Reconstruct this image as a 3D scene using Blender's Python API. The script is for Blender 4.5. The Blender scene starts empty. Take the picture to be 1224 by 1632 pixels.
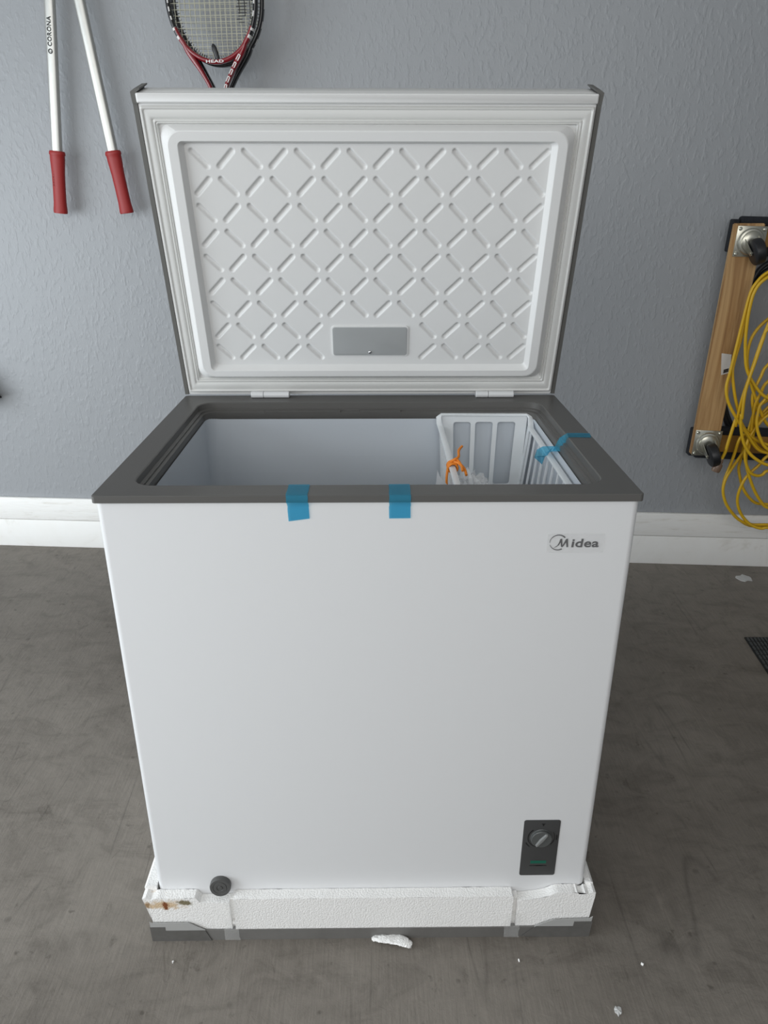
import bpy, bmesh, math, random
from mathutils import Vector, Matrix
random.seed(7)
SC = bpy.context.scene
COL = SC.collection
V = Vector

# ------------------------------------------------------------------ camera
CAM = V((0.0089, -0.9396, 1.2239))
RT = V((0.9999220672763687, -0.012449055447288042, 0.0009382921845337022))
UP = V((0.004011806454742524, 0.39158377107342396, 0.9201337161743862))
FW = V((0.01182221564356256, 0.9200582434011374, -0.3916031970846133))
F = 1177.668
cd = bpy.data.cameras.new('camera'); cam = bpy.data.objects.new('camera', cd); COL.objects.link(cam)
cd.sensor_fit = 'VERTICAL'; cd.sensor_height = 36; cd.lens = F / 1632 * 36; cd.clip_start = .02
cam.matrix_world = Matrix(((RT.x, UP.x, -FW.x, CAM.x), (RT.y, UP.y, -FW.y, CAM.y), (RT.z, UP.z, -FW.z, CAM.z), (0, 0, 0, 1)))
SC.camera = cam

# ------------------------------------------------------------------ light
w = bpy.data.worlds.new('world'); SC.world = w; w.use_nodes = True
bg = w.node_tree.nodes['Background']; bg.inputs[0].default_value = (.86, .92, 1, 1); bg.inputs[1].default_value = .47
def area(name, loc, target, sx, sy, power, colr):
    l = bpy.data.lights.new(name, 'AREA'); l.shape = 'RECTANGLE'; l.size = sx; l.size_y = sy; l.energy = power; l.color = colr
    o = bpy.data.objects.new(name, l); COL.objects.link(o); o.location = loc
    o.rotation_euler = (V(target) - V(loc)).to_track_quat('-Z', 'Y').to_euler(); return o
area('garage_door_daylight', (-2.7, -.55, .95), (.2, .75, .55), 2.4, 1.7, 72, (.88, .95, 1))
area('fill_behind_camera', (-.5, -3.1, 2.35), (0, .5, .5), 3.8, 1.9, 66, (1, .985, .955))  # added soft fill lamp, brightens the front faces
SC.view_settings.view_transform = 'Standard'; SC.view_settings.look = 'None'; SC.view_settings.gamma = 1
SC.view_settings.use_curve_mapping = False
SC.view_settings.exposure = 0.0

# ------------------------------------------------------------------ frames of reference
H, D, TH, L = .8491, .5567, 1.31365, .5458          # rim height, rim depth, lid angle, lid length
WY, WS = 1.5342, -.0739                             # back wall: y = WY + WS*x
def ray(px, py): return (RT * ((px - 612) / F) - UP * ((py - 816) / F) + FW)
def onp(px, py, P, N):
    d = ray(px, py); P = V(P); N = V(N); return CAM + d * ((P - CAM).dot(N) / d.dot(N))
def onz(px, py, z=0): return onp(px, py, (0, 0, z), (0, 0, 1))
def ony(px, py, y): return onp(px, py, (0, y, 0), (0, 1, 0))
WN = V((WS, -1, 0)).normalized()                    # wall normal, towards the camera
WT = V((1, WS, 0)).normalized()
W0 = V((0, WY, 0))
def onw(px, py, off=0): return onp(px, py, W0 + WN * off, WN)

# ------------------------------------------------------------------ materials
def mat(name, col, rough=.5, metal=0, spec=.5, bump=None, coat=0, noise=None, **kw):
    m = bpy.data.materials.new(name); m.use_nodes = True; nt = m.node_tree; b = nt.nodes['Principled BSDF']
    b.inputs['Base Color'].default_value = (*col, 1); b.inputs['Roughness'].default_value = rough
    b.inputs['Metallic'].default_value = metal; b.inputs['Specular IOR Level'].default_value = spec
    b.inputs['Coat Weight'].default_value = coat
    for k, v in kw.items(): b.inputs[k].default_value = v
    tc = nt.nodes.new('ShaderNodeTexCoord')
    if noise:                                        # (scale, amount)
        n = nt.nodes.new('ShaderNodeTexNoise'); n.inputs['Scale'].default_value = noise[0]; n.inputs['Detail'].default_value = 6
        mx = nt.nodes.new('ShaderNodeMix'); mx.data_type = 'RGBA'
        mx.inputs[6].default_value = (*[c * (1 - noise[1]) for c in col], 1); mx.inputs[7].default_value = (*[min(1, c * (1 + noise[1])) for c in col], 1)
        nt.links.new(tc.outputs['Object'], n.inputs['Vector']); nt.links.new(n.outputs[0], mx.inputs[0]); nt.links.new(mx.outputs[2], b.inputs['Base Color'])
    if bump:                                         # (scale, strength, distance)
        n = nt.nodes.new('ShaderNodeTexNoise'); n.inputs['Scale'].default_value = bump[0]; n.inputs['Detail'].default_value = 4
        bp = nt.nodes.new('ShaderNodeBump'); bp.inputs['Strength'].default_value = bump[1]; bp.inputs['Distance'].default_value = bump[2]
        nt.links.new(tc.outputs['Object'], n.inputs['Vector']); nt.links.new(n.outputs[0], bp.inputs['Height']); nt.links.new(bp.outputs[0], b.inputs['Normal'])
    return m
def nodes(m): return m.node_tree, m.node_tree.nodes, m.node_tree.links

M = {}
M['white'] = mat('white_enamel', (.72, .725, .73), .38, spec=.4)
M['lid_white'] = mat('lid_white_plastic', (.72, .72, .71), .42, spec=.4)
M['gasket'] = mat('gasket_vinyl', (.66, .66, .64), .45)
M['grey'] = mat('grey_plastic', (.105, .102, .097), .42, spec=.35, bump=(900, .08, .001))
M['grey2'] = mat('grey_side_plastic', (.12, .118, .11), .5)
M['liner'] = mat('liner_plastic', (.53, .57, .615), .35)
M['basket'] = mat('basket_plastic', (.74, .77, .79), .35, **{'Subsurface Weight': 0.0})
M['dark'] = mat('dark_grey_plastic', (.085, .085, .083), .5)
M['panel'] = mat('panel_grey', (.050, .050, .050), .45)
M['knob'] = mat('knob_grey', (.085, .09, .088), .28)
M['pointer'] = mat('pointer_silver', (.21, .215, .21), .3)
M['mark'] = mat('black_print', (.008, .008, .008), .5)
M['logo'] = mat('logo_print', (.035, .035, .037), .35)
M['green'] = mat('green_lens', (.005, .11, .07), .3)
M['red'] = mat('red_rubber', (.30, .014, .013), .5, bump=(500, .15, .001))
M['racket_red'] = mat('racket_red_gloss', (.21, .003, .010), .22, coat=.5)
M['racket_black'] = mat('racket_black_gloss', (.006, .006, .007), .25, coat=.3)
M['decal'] = mat('white_decal', (.7, .68, .66), .35)
M['string'] = mat('racket_string', (.50, .49, .38), .4)
M['alu'] = mat('brushed_aluminium', (.56, .56, .53), .42, metal=.85, noise=(60, .06))
M['zinc'] = mat('zinc_plate', (.50, .49, .42), .28, metal=.85)
M['wheel'] = mat('black_rubber', (.012, .012, .014), .4)
M['carpet'] = mat('charcoal_carpet', (.018, .020, .026), .95, bump=(700, 1, .004))
M['yellow'] = mat('yellow_jacket', (.66, .40, .012), .38)
M['plug'] = mat('brown_plug', (.20, .13, .09), .3)
M['orange'] = mat('orange_twine', (.80, .24, .02), .6)
M['paper'] = mat('paper', (.75, .77, .80), .6)
M['label'] = mat('paper_label', (.62, .60, .57), .6)
M['steel'] = mat('screw_steel', (.5, .5, .5), .2, metal=1)
M['tray'] = mat('grey_tray', (.155, .15, .142), .38, noise=(14, .18), bump=(30, .25, .004))
M['flap'] = mat('light_grey_flap', (.40, .40, .39), .35)
M['flake'] = mat('paint_flake', (.55, .55, .54), .6)
M['lens_cover'] = mat('lamp_cover', (.36, .37, .37), .3, noise=(22, .06))

# translucent blue tape
m = bpy.data.materials.new('blue_film_tape'); m.use_nodes = True; nt, N, K = nodes(m); M['tape'] = m
b = N['Principled BSDF']; b.inputs['Base Color'].default_value = (.10, .46, .64, 1); b.inputs['Roughness'].default_value = .3
tr = N.new('ShaderNodeBsdfTransparent'); tr.inputs[0].default_value = (.55, .84, .95, 1)
mx = N.new('ShaderNodeMixShader'); mx.inputs[0].default_value = .24
K.new(tr.outputs[0], mx.inputs[1]); K.new(b.outputs[0], mx.inputs[2]); K.new(mx.outputs[0], N['Material Output'].inputs[0])
# clear film
def film(name, opac, col=(.9, .9, .9)):
    m = bpy.data.materials.new(name); m.use_nodes = True; nt, N, K = nodes(m)
    b = N['Principled BSDF']; b.inputs['Base Color'].default_value = (*col, 1); b.inputs['Roughness'].default_value = .15
    tr = N.new('ShaderNodeBsdfTransparent'); mx = N.new('ShaderNodeMixShader'); mx.inputs[0].default_value = opac
    K.new(tr.outputs[0], mx.inputs[1]); K.new(b.outputs[0], mx.inputs[2]); K.new(mx.outputs[0], N['Material Output'].inputs[0])
    return m
M['film'] = film('clear_film', .12, (.8, .8, .8)); M['bag'] = film('clear_bag', .35)

def ramp(N, stops):
    r = N.new('ShaderNodeValToRGB'); e = r.color_ramp.elements
    while len(e) < len(stops): e.new(.5)
    for k, (p, c) in enumerate(stops): e[k].position = p; e[k].color = (*c, 1) if len(c) == 3 else c
    return r
def nz(nt, vec, scale, detail=4, rough=.5, dist=0):
    n = nt.nodes.new('ShaderNodeTexNoise'); n.inputs['Scale'].default_value = scale; n.inputs['Detail'].default_value = detail
    n.inputs['Roughness'].default_value = rough; n.inputs['Distortion'].default_value = dist
    nt.links.new(vec, n.inputs['Vector']); return n
def mapping(nt, sc, rot=(0, 0, 0), loc=(0, 0, 0), src='Object'):
    tc = nt.nodes.new('ShaderNodeTexCoord'); mp = nt.nodes.new('ShaderNodeMapping')
    mp.inputs['Scale'].default_value = sc; mp.inputs['Rotation'].default_value = rot; mp.inputs['Location'].default_value = loc
    nt.links.new(tc.outputs[src], mp.inputs[0]); return mp.outputs[0]

# painted, lightly trowelled drywall
m = mat('blue_grey_wall_paint', (.312, .323, .337), .42, spec=.45); nt, N, K = nodes(m); M['wall'] = m
n1 = nz(nt, mapping(nt, (1, 1, .5)), 80, 2, .5, .2); n2 = nz(nt, mapping(nt, (1, 1, .6)), 30, 3, .5, .2); n3 = nz(nt, mapping(nt, (1, 1, 1)), 210, 2)
r1 = ramp(N, [(.50, (0, 0, 0)), (.68, (1, 1, 1))]); K.new(n1.outputs[0], r1.inputs[0])
mm = N.new('ShaderNodeMath'); mm.operation = 'MULTIPLY_ADD'; K.new(n2.outputs[0], mm.inputs[0]); mm.inputs[1].default_value = 1.1; K.new(r1.outputs[0], mm.inputs[2])
m3 = N.new('ShaderNodeMath'); m3.operation = 'MULTIPLY_ADD'; K.new(n3.outputs[0], m3.inputs[0]); m3.inputs[1].default_value = .35; K.new(mm.outputs[0], m3.inputs[2])
bp = N.new('ShaderNodeBump'); bp.inputs['Strength'].default_value = .48; bp.inputs['Distance'].default_value = .0012
K.new(m3.outputs[0], bp.inputs['Height']); K.new(bp.outputs[0], N['Principled BSDF'].inputs['Normal'])

# concrete
m = mat('concrete_floor', (.15, .14, .125), .55, spec=.35); nt, N, K = nodes(m); M['floor'] = m
a = nz(nt, mapping(nt, (1, 1, 1)), 1.5, 6, .6, .5); r = ramp(N, [(.25, (.150, .132, .112)), (.5, (.196, .175, .151)), (.75, (.240, .216, .188))]); K.new(a.outputs[0], r.inputs[0])
b2 = nz(nt, mapping(nt, (1, 1.6, 1), (0, 0, .6)), 9, 8, .7, 1.2); r2 = ramp(N, [(.30, (.70, .69, .68)), (.5, (1, 1, 1)), (.74, (1.16, 1.16, 1.16))]); K.new(b2.outputs[0], r2.inputs[0])
x = N.new('ShaderNodeMix'); x.data_type = 'RGBA'; x.blend_type = 'MULTIPLY'; x.inputs[0].default_value = .9; K.new(r.outputs[0], x.inputs[6]); K.new(r2.outputs[0], x.inputs[7])
# dark scuffs
c = nz(nt, mapping(nt, (1, .55, 1), (0, 0, -.9)), 9, 6, .75, 2.5); r3 = ramp(N, [(.60, (1, 1, 1)), (.67, (.70, .69, .68)), (.73, (1, 1, 1))]); K.new(c.outputs[0], r3.inputs[0])
x2 = N.new('ShaderNodeMix'); x2.data_type = 'RGBA'; x2.blend_type = 'MULTIPLY'; x2.inputs[0].default_value = .8; K.new(x.outputs[2], x2.inputs[6]); K.new(r3.outputs[0], x2.inputs[7])
# spots
vo = N.new('ShaderNodeTexVoronoi'); vo.inputs['Scale'].default_value = 9; K.new(mapping(nt, (1, 1, 1)), vo.inputs['Vector'])
r4 = ramp(N, [(.0, (.45, .43, .4)), (.045, (.6, .6, .6)), (.07, (1, 1, 1))]); K.new(vo.outputs['Distance'], r4.inputs[0])
x3 = N.new('ShaderNodeMix'); x3.data_type = 'RGBA'; x3.blend_type = 'MULTIPLY'; x3.inputs[0].default_value = .55; K.new(x2.outputs[2], x3.inputs[6]); K.new(r4.outputs[0], x3.inputs[7])
# fine broom grain running away from the camera
g = nz(nt, mapping(nt, (1, .06, 1)), 260, 3, .6); r5 = ramp(N, [(.3, (.88, .88, .88)), (.7, (1.10, 1.10, 1.10))]); K.new(g.outputs[0], r5.inputs[0])
x4 = N.new('ShaderNodeMix'); x4.data_type = 'RGBA'; x4.blend_type = 'MULTIPLY'; x4.inputs[0].default_value = .8; K.new(x3.outputs[2], x4.inputs[6]); K.new(r5.outputs[0], x4.inputs[7])
last = x4.outputs[2]
for rot, sc1, w0_, dk in ((.35, 3.2, .004, .62), (-.75, 2.6, .0035, .66), (1.25, 3.6, .003, .70), (2.1, 2.2, .004, 1.22)):   # scratches
    q = nz(nt, mapping(nt, (1, .10, 1), (0, 0, rot), (rot * 7, rot * 3, 0)), sc1, 2, .4, .3)
    brk = nz(nt, mapping(nt, (1, 1, 1), (0, 0, rot), (rot, 5 * rot, 0)), 3.5, 3, .6)
    rr = ramp(N, [(.52 - w0_, (1, 1, 1)), (.52, (dk, dk, dk)), (.52 + w0_, (1, 1, 1))]); K.new(q.outputs[0], rr.inputs[0])
    bb = ramp(N, [(.50, (0, 0, 0)), (.62, (1, 1, 1))]); K.new(brk.outputs[0], bb.inputs[0])
    xx = N.new('ShaderNodeMix'); xx.data_type = 'RGBA'; xx.blend_type = 'MULTIPLY'; K.new(bb.outputs[0], xx.inputs[0]); K.new(last, xx.inputs[6]); K.new(rr.outputs[0], xx.inputs[7]); last = xx.outputs[2]
sp = nz(nt, mapping(nt, (1, 1, 1)), 38, 3, .55); rs_ = ramp(N, [(.66, (1, 1, 1)), (.73, (.58, .57, .56))]); K.new(sp.outputs[0], rs_.inputs[0])
xx = N.new('ShaderNodeMix'); xx.data_type = 'RGBA'; xx.blend_type = 'MULTIPLY'; xx.inputs[0].default_value = .8; K.new(last, xx.inputs[6]); K.new(rs_.outputs[0], xx.inputs[7]); last = xx.outputs[2]
K.new(last, N['Principled BSDF'].inputs['Base Color'])
h = nz(nt, mapping(nt, (1, 1, 1)), 40, 8, .7, .6); ad = N.new('ShaderNodeMath'); ad.operation = 'MULTIPLY_ADD'; K.new(g.outputs[0], ad.inputs[0]); ad.inputs[1].default_value = .35; K.new(h.outputs[0], ad.inputs[2])
bp = N.new('ShaderNodeBump'); bp.inputs['Strength'].default_value = .5; bp.inputs['Distance'].default_value = .003; K.new(ad.outputs[0], bp.inputs['Height']); K.new(bp.outputs[0], N['Principled BSDF'].inputs['Normal'])

# painted base boards (scuffed white)
for nm, sc_ in (('base_paint', (1, 1, 9)), ('stem_paint', (1, 1, 1))):
    m = mat(nm, (.85, .845, .82), .5); nt, N, K = nodes(m); M[nm] = m
    a = nz(nt, mapping(nt, sc_), 9, 6, .65, .8); r = ramp(N, [(.28, (.70, .68, .63)), (.44, (.85, .84, .81)), (.8, (.88, .88, .86))]); K.new(a.outputs[0], r.inputs[0]); K.new(r.outputs[0], N['Principled BSDF'].inputs['Base Color'])
    bp = N.new('ShaderNodeBump'); bp.inputs['Strength'].default_value = .35; bp.inputs['Distance'].default_value = .003; K.new(a.outputs[0], bp.inputs['Height']); K.new(bp.outputs[0], N['Principled BSDF'].inputs['Normal'])

# expanded polystyrene, with the rusty scuffs of the left corner
m = mat('polystyrene', (.90, .89, .87), .55); nt, N, K = nodes(m); M['foam'] = m
vo = N.new('ShaderNodeTexVoronoi'); vo.inputs['Scale'].default_value = 330; K.new(mapping(nt, (1, 1, 1)), vo.inputs['Vector'])
bp = N.new('ShaderNodeBump'); bp.inputs['Strength'].default_value = .6; bp.inputs['Distance'].default_value = .0012; bp.invert = True
K.new(vo.outputs['Distance'], bp.inputs['Height']); K.new(bp.outputs[0], N['Principled BSDF'].inputs['Normal'])
def spot(prev, centre, size, colr, thr, ns):
    tc = N.new('ShaderNodeNewGeometry'); sb = N.new('ShaderNodeVectorMath'); sb.operation = 'SUBTRACT'; K.new(tc.outputs['Position'], sb.inputs[0]); sb.inputs[1].default_value = centre
    dv = N.new('ShaderNodeVectorMath'); dv.operation = 'DIVIDE'; K.new(sb.outputs[0], dv.inputs[0]); dv.inputs[1].default_value = size
    ln = N.new('ShaderNodeVectorMath'); ln.operation = 'LENGTH'; K.new(dv.outputs[0], ln.inputs[0])
    n = nz(nt, tc.outputs['Position'], ns, 4, .6, .5)
    ma = N.new('ShaderNodeMath'); ma.operation = 'MULTIPLY_ADD'; K.new(n.outputs[0], ma.inputs[0]); ma.inputs[1].default_value = 2.0; K.new(ln.outputs['Value'], ma.inputs[2])
    mr = N.new('ShaderNodeMapRange'); mr.inputs[1].default_value = thr; mr.inputs[2].default_value = thr + .55; mr.inputs[3].default_value = 1; mr.inputs[4].default_value = 0; K.new(ma.outputs[0], mr.inputs[0])
    mx = N.new('ShaderNodeMix'); mx.data_type = 'RGBA'; K.new(mr.outputs[0], mx.inputs[0]); mx.inputs[7].default_value = (*colr, 1)
    if prev is None: mx.inputs[6].default_value = (.90, .89, .87, 1)
    else: K.new(prev, mx.inputs[6])
    return mx.outputs[2]
c = spot(None, (-.365, -.0137, .085), (.05, .05, .014), (.66, .50, .33), 1.4, 80)
c = spot(c, (-.361, -.0137, .082), (.0055, .05, .012), (.22, .07, .02), 1.5, 160)
c = spot(c, (-.326, -.0137, .089), (.016, .05, .007), (.20, .17, .10), 1.5, 160)
c = spot(c, (-.392, -.0137, .083), (.006, .05, .010), (.34, .22, .12), 1.4, 160)
K.new(c, N['Principled BSDF'].inputs['Base Color'])

# pine
m = mat('pine_wood', (.45, .28, .12), .5); nt, N, K = nodes(m); M['pine'] = m
a = nz(nt, mapping(nt, (22, 22, 1.2), (0, -.12, 0)), 1.6, 5, .6, 1.2); r = ramp(N, [(.30, (.17, .085, .03)), (.45, (.36, .20, .08)), (.62, (.52, .33, .15))]); K.new(a.outputs[0], r.inputs[0]); K.new(r.outputs[0], N['Principled BSDF'].inputs['Base Color'])
M['pine_dark'] = mat('dark_plank_wood', (.28, .14, .022), .55, noise=(12, .3))  # deeper brown wood of the dolly's cross boards

# black carpet mat
M['mat'] = mat('black_mat_rubber', (.014, .014, .014), .75, bump=(600, .6, .002))

# ------------------------------------------------------------------ mesh helpers
def link(o): COL.objects.link(o); return o
def thing(name, label, cat, loc, group=None):
    o = bpy.data.objects.new(name, None); link(o); o.location = loc; o.empty_display_size = .05
    o['label'] = label; o['category'] = cat
    if group: o['group'] = group
    return o
def wloc(p):
    t = V((0, 0, 0))
    while p is not None: t = t + V(p.location); p = p.parent
    return t
def obj(name, bm, m, parent=None, smooth=None, origin=None, recalc=True):
    """bm in world coordinates -> one mesh object (child of parent, or with its origin at `origin`)"""
    off = wloc(parent) if parent is not None else V(origin or (0, 0, 0))
    bm.transform(Matrix.Translation(-off))
    if recalc: bmesh.ops.recalc_face_normals(bm, faces=bm.faces)
    me = bpy.data.meshes.new(name); bm.to_mesh(me); bm.free()
    me.materials.append(M[m] if isinstance(m, str) else m)
    o = bpy.data.objects.new(name, me); link(o)
    if parent is not None: o.parent = parent
    else: o.location = off
    if smooth is not None:
        me.shade_smooth()
        if smooth < 180: me.set_sharp_from_angle(angle=math.radians(smooth))
    return o
def tag(o, label, cat, group=None):
    o['label'] = label; o['category'] = cat
    if group: o['group'] = group
    return o
def struct(o): o['kind'] = 'structure'; return o
def B(): return bmesh.new()
def poly_prism(bm, pts, vec):
    """closed polygon pts (3D) extruded by vec"""
    a = [bm.verts.new(V(p)) for p in pts]; b = [bm.verts.new(V(p) + V(vec)) for p in pts]; n = len(a)
    bm.faces.new(a); bm.faces.new(b[::-1])
    for i in range(n): bm.faces.new((a[i], b[i], b[(i + 1) % n], a[(i + 1) % n]))
    return bm
def box(bm, c, s, M3=None, bev=0):
    r = bmesh.ops.create_cube(bm, size=1); vs = r['verts']
    mt = Matrix.Translation(V(c)) @ (M3.to_4x4() if M3 else Matrix()) @ Matrix.Diagonal((*s, 1))
    bmesh.ops.transform(bm, matrix=mt, verts=vs)
    if bev:
        es = list({e for v in vs for e in v.link_edges}); bmesh.ops.bevel(bm, geom=es, offset=bev, segments=2, affect='EDGES', profile=.5)
    return bm
def beam(bm, p, q, wv, tv, bev=0):
    """bar from p to q with half-width vector wv and half-thickness vector tv"""
    p, q, wv, tv = V(p), V(q), V(wv), V(tv)
    return poly_prism(bm, [p + wv + tv, p - wv + tv, p - wv - tv, p + wv - tv], q - p)
def rrect(x0, x1, y0, y1, r, n=6):
    out = []
    for cx, cy, a0 in ((x1 - r, y1 - r, 0), (x0 + r, y1 - r, 90), (x0 + r, y0 + r, 180), (x1 - r, y0 + r, 270)):
        for k in range(n + 1):
            a = math.radians(a0 + 90 * k / n); out.append((cx + r * math.cos(a), cy + r * math.sin(a)))
    return out
def loft(bm, rings, cap0=False, cap1=False, closed=False):
    vr = [[bm.verts.new(V(p)) for p in r] for r in rings]; n = len(vr[0])
    pr = list(zip(vr, vr[1:])) + ([(vr[-1], vr[0])] if closed else [])
    for a, b in pr:
        for i in range(n):
            j = (i + 1) % n; bm.faces.new((a[i], a[j], b[j], b[i]))
    if cap0: bm.faces.new(vr[0][::-1])
    if cap1: bm.faces.new(vr[-1])
    return bm
def sweep(bm, pts, ra, rb=None, nrm=None, n=10, closed=False, caps=True, p4=2):
    """elliptic tube through pts; ra may be a list; rb = half-depth along nrm"""
    pts = [V(p) for p in pts]; N_ = len(pts); rings = []
    nrm = V(nrm) if nrm is not None else None; prev = nrm
    for i, p in enumerate(pts):
        if closed: t = pts[(i + 1) % N_] - pts[i - 1]
        else: t = pts[min(i + 1, N_ - 1)] - pts[max(i - 1, 0)]
        t.normalize()
        if nrm is not None: b = (nrm - t * nrm.dot(t)).normalized()
        else:
            if prev is None: prev = V((0, 0, 1)) if abs(t.z) < .9 else V((1, 0, 0))
            b = (prev - t * prev.dot(t)).normalized(); prev = b
        s = t.cross(b)
        A = ra[i] if isinstance(ra, (list, tuple)) else ra; Bq = (rb[i] if isinstance(rb, (list, tuple)) else rb) if rb is not None else A
        ring = []
        for k in range(n):
            a = 2 * math.pi * k / n; cx, sx = math.cos(a), math.sin(a)
            cx = math.copysign(abs(cx) ** (2 / p4), cx); sx = math.copysign(abs(sx) ** (2 / p4), sx)
            ring.append(p + s * (A * cx) + b * (Bq * sx))
        rings.append(ring)
    return loft(bm, rings, caps and not closed, caps and not closed, closed)
def lathe(bm, prof, M4, n=28):
    rings = [[M4 @ V((r * math.cos(2 * math.pi * k / n), r * math.sin(2 * math.pi * k / n), z)) for k in range(n)] for r, z in prof]
    return loft(bm, rings, True, True)
def frame3(o, x, y, z):
    return Matrix(((x[0], y[0], z[0], o[0]), (x[1], y[1], z[1], o[1]), (x[2], y[2], z[2], o[2]), (0, 0, 0, 1)))
def catmull(pts, k=6, closed=False):
    pts = [V(p) for p in pts]; n = len(pts); out = []
    rng = range(n) if closed else range(n - 1)
    for i in rng:
        if closed: a, b, c, d = pts[i - 1], pts[i], pts[(i + 1) % n], pts[(i + 2) % n]
        else: a, b, c, d = pts[max(i - 1, 0)], pts[i], pts[i + 1], pts[min(i + 2, n - 1)]
        for s in range(k):
            t = s / k; out.append(.5 * ((2 * b) + (c - a) * t + (2 * a - 5 * b + 4 * c - d) * t * t + (3 * b - a - 3 * c + d) * t ** 3))
    if not closed: out.append(pts[-1])
    return out
def text_bm(s, size, M4, extrude=.0002, offset=0, align='CENTER', sx=1, shear=0, space=1):
    c = bpy.data.curves.new('t', 'FONT'); c.body = s; c.size = size; c.extrude = extrude; c.offset = offset; c.align_x = align; c.align_y = 'CENTER'; c.shear = shear; c.space_character = space; c.resolution_u = 4
    o = bpy.data.objects.new('t', c); link(o); dg = bpy.context.evaluated_depsgraph_get(); me = bpy.data.meshes.new_from_object(o.evaluated_get(dg))
    bm = B(); bm.from_mesh(me); bpy.data.objects.remove(o); bpy.data.curves.remove(c); bpy.data.meshes.remove(me)
    bm.transform(M4 @ Matrix.Diagonal((sx, 1, 1, 1))); return bm
def merge(bm, other):
    me = bpy.data.meshes.new('tmp'); other.to_mesh(me); other.free(); bm.from_mesh(me); bpy.data.meshes.remove(me)
def ribbon(bm, left, right, th, up):
    """thin strip between two 3D polylines, thickness th along up (list or vector)"""
    ups = up if isinstance(up, list) else [V(up)] * len(left)
    rings = [[V(l), V(r), V(r) + u * th, V(l) + u * th] for l, r, u in zip(left, right, ups)]
    return loft(bm, rings, True, True)

# ------------------------------------------------------------------ the room
def wallp(t, z, off): return W0 + WT * t + V((0, 0, z)) + WN * off
def wallbox(name, t0, t1, z0, z1, off0, off1, m, bev=0):
    bm = B(); box(bm, wallp((t0 + t1) / 2, (z0 + z1) / 2, (off0 + off1) / 2), (t1 - t0, abs(off1 - off0), z1 - z0), Matrix.Rotation(math.atan(WS), 3, 'Z'), bev)
    return struct(obj(name, bm, m, smooth=40 if bev else None))
wallbox('wall_back', -3.6, 3.4, 0, 2.75, -.12, 0, 'wall')
wallbox('baseboard_back', -3.6, 3.3, .112, .199, 0.0, .014, 'base_paint', .003)
wallbox('trim_1', -3.6, 3.3, 0, .110, 0.0, .0125, 'stem_paint', .002)
bm = B(); box(bm, (0, -1.2, -.05), (8, 6.2, .1)); struct(obj('floor', bm, 'floor'))
M['ceil'] = mat('ceiling_paint', (.80, .80, .78), .8); M['side_wall'] = mat('side_wall_paint', (.22, .235, .26), .7)
bm = B(); box(bm, (0, -1.0, 2.80), (8, 5.9, .1)); struct(obj('ceiling', bm, 'ceil'))
bm = B(); box(bm, (3.35, -1.25, 1.35), (.1, 5.0, 2.7)); struct(obj('wall_right', bm, 'side_wall'))

# ------------------------------------------------------------------ the freezer
fz = thing('chest_freezer', 'white chest freezer with grey rim and its lid open, standing in a foam base', 'freezer', (0, .28, .03))
# body with rounded vertical edges
bm = B(); r_ = .010
rings = [[(x, y, z) for x, y in rrect(-.377, .377, .0046, .548, r_)] for z in (.030, H - .0095)]
loft(bm, rings, True, False); body = obj('body', bm, 'white', fz, 40)
# rim: stepped frame in grey plastic
bm = B()
def R3(x0, x1, y0, y1, r, z): return [(x, y, z) for x, y in rrect(x0, x1, y0, y1, r, 8)]
ox, oy0, oy1 = .3385, .0395, .502
prof = [(.380, 0, D, .006, H - .0108), (.380, 0, D, .006, H - .0012), (.3788, .0012, D - .0012, .006, H),
        (ox, oy0, oy1, .032, H), (ox - .0015, oy0 + .0015, oy1 - .0015, .031, H - .0015), (ox - .002, oy0 + .002, oy1 - .002, .031, H - .012),
        (ox - .007, oy0 + .006, oy1 - .005, .028, H - .0135), (ox - .007, oy0 + .006, oy1 - .005, .028, H - .0165), (ox - .0115, oy0 + .010, oy1 - .009, .026, H - .018),
        (ox - .0115, oy0 + .010, oy1 - .009, .026, H - .028), (ox - .0115, oy0 + .010, oy1 - .006, .026, H - .034), (.3745, .006, .546, .01, H - .036), (.3745, .006, .546, .01, H - .0108)]
loft(bm, [R3(-p[0], p[0], p[1], p[2], p[3], p[4]) for p in prof], closed=True)
obj('rim', bm, 'grey', fz, 30)
# raised locating ridges on the rear ledge, as in the photo
bm = B()
for x0, x1 in ((-.21, -.06), (-.02, .06)):
    beam(bm, (x0, oy1 - .0085, H - .0165), (x1, oy1 - .0085, H - .0165), (0, 0, .0022), (0, .0015, 0))
obj('rim_ridge', bm, 'grey', fz)
# liner
bm = B()
lx, ly0, ly1 = ox - .013, oy0 + .012, oy1 - .0065
loft(bm, [R3(-lx, lx, ly0, ly1, .026, H - .030), R3(-lx + .002, lx - .002, ly0 + .002, ly1 - .002, .026, .16), R3(-lx + .012, lx - .012, ly0 + .012, ly1 - .012, .02, .150)], False, True)
bmesh.ops.reverse_faces(bm, faces=bm.faces)
obj('liner', bm, 'liner', fz, 40, recalc=False)

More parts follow.
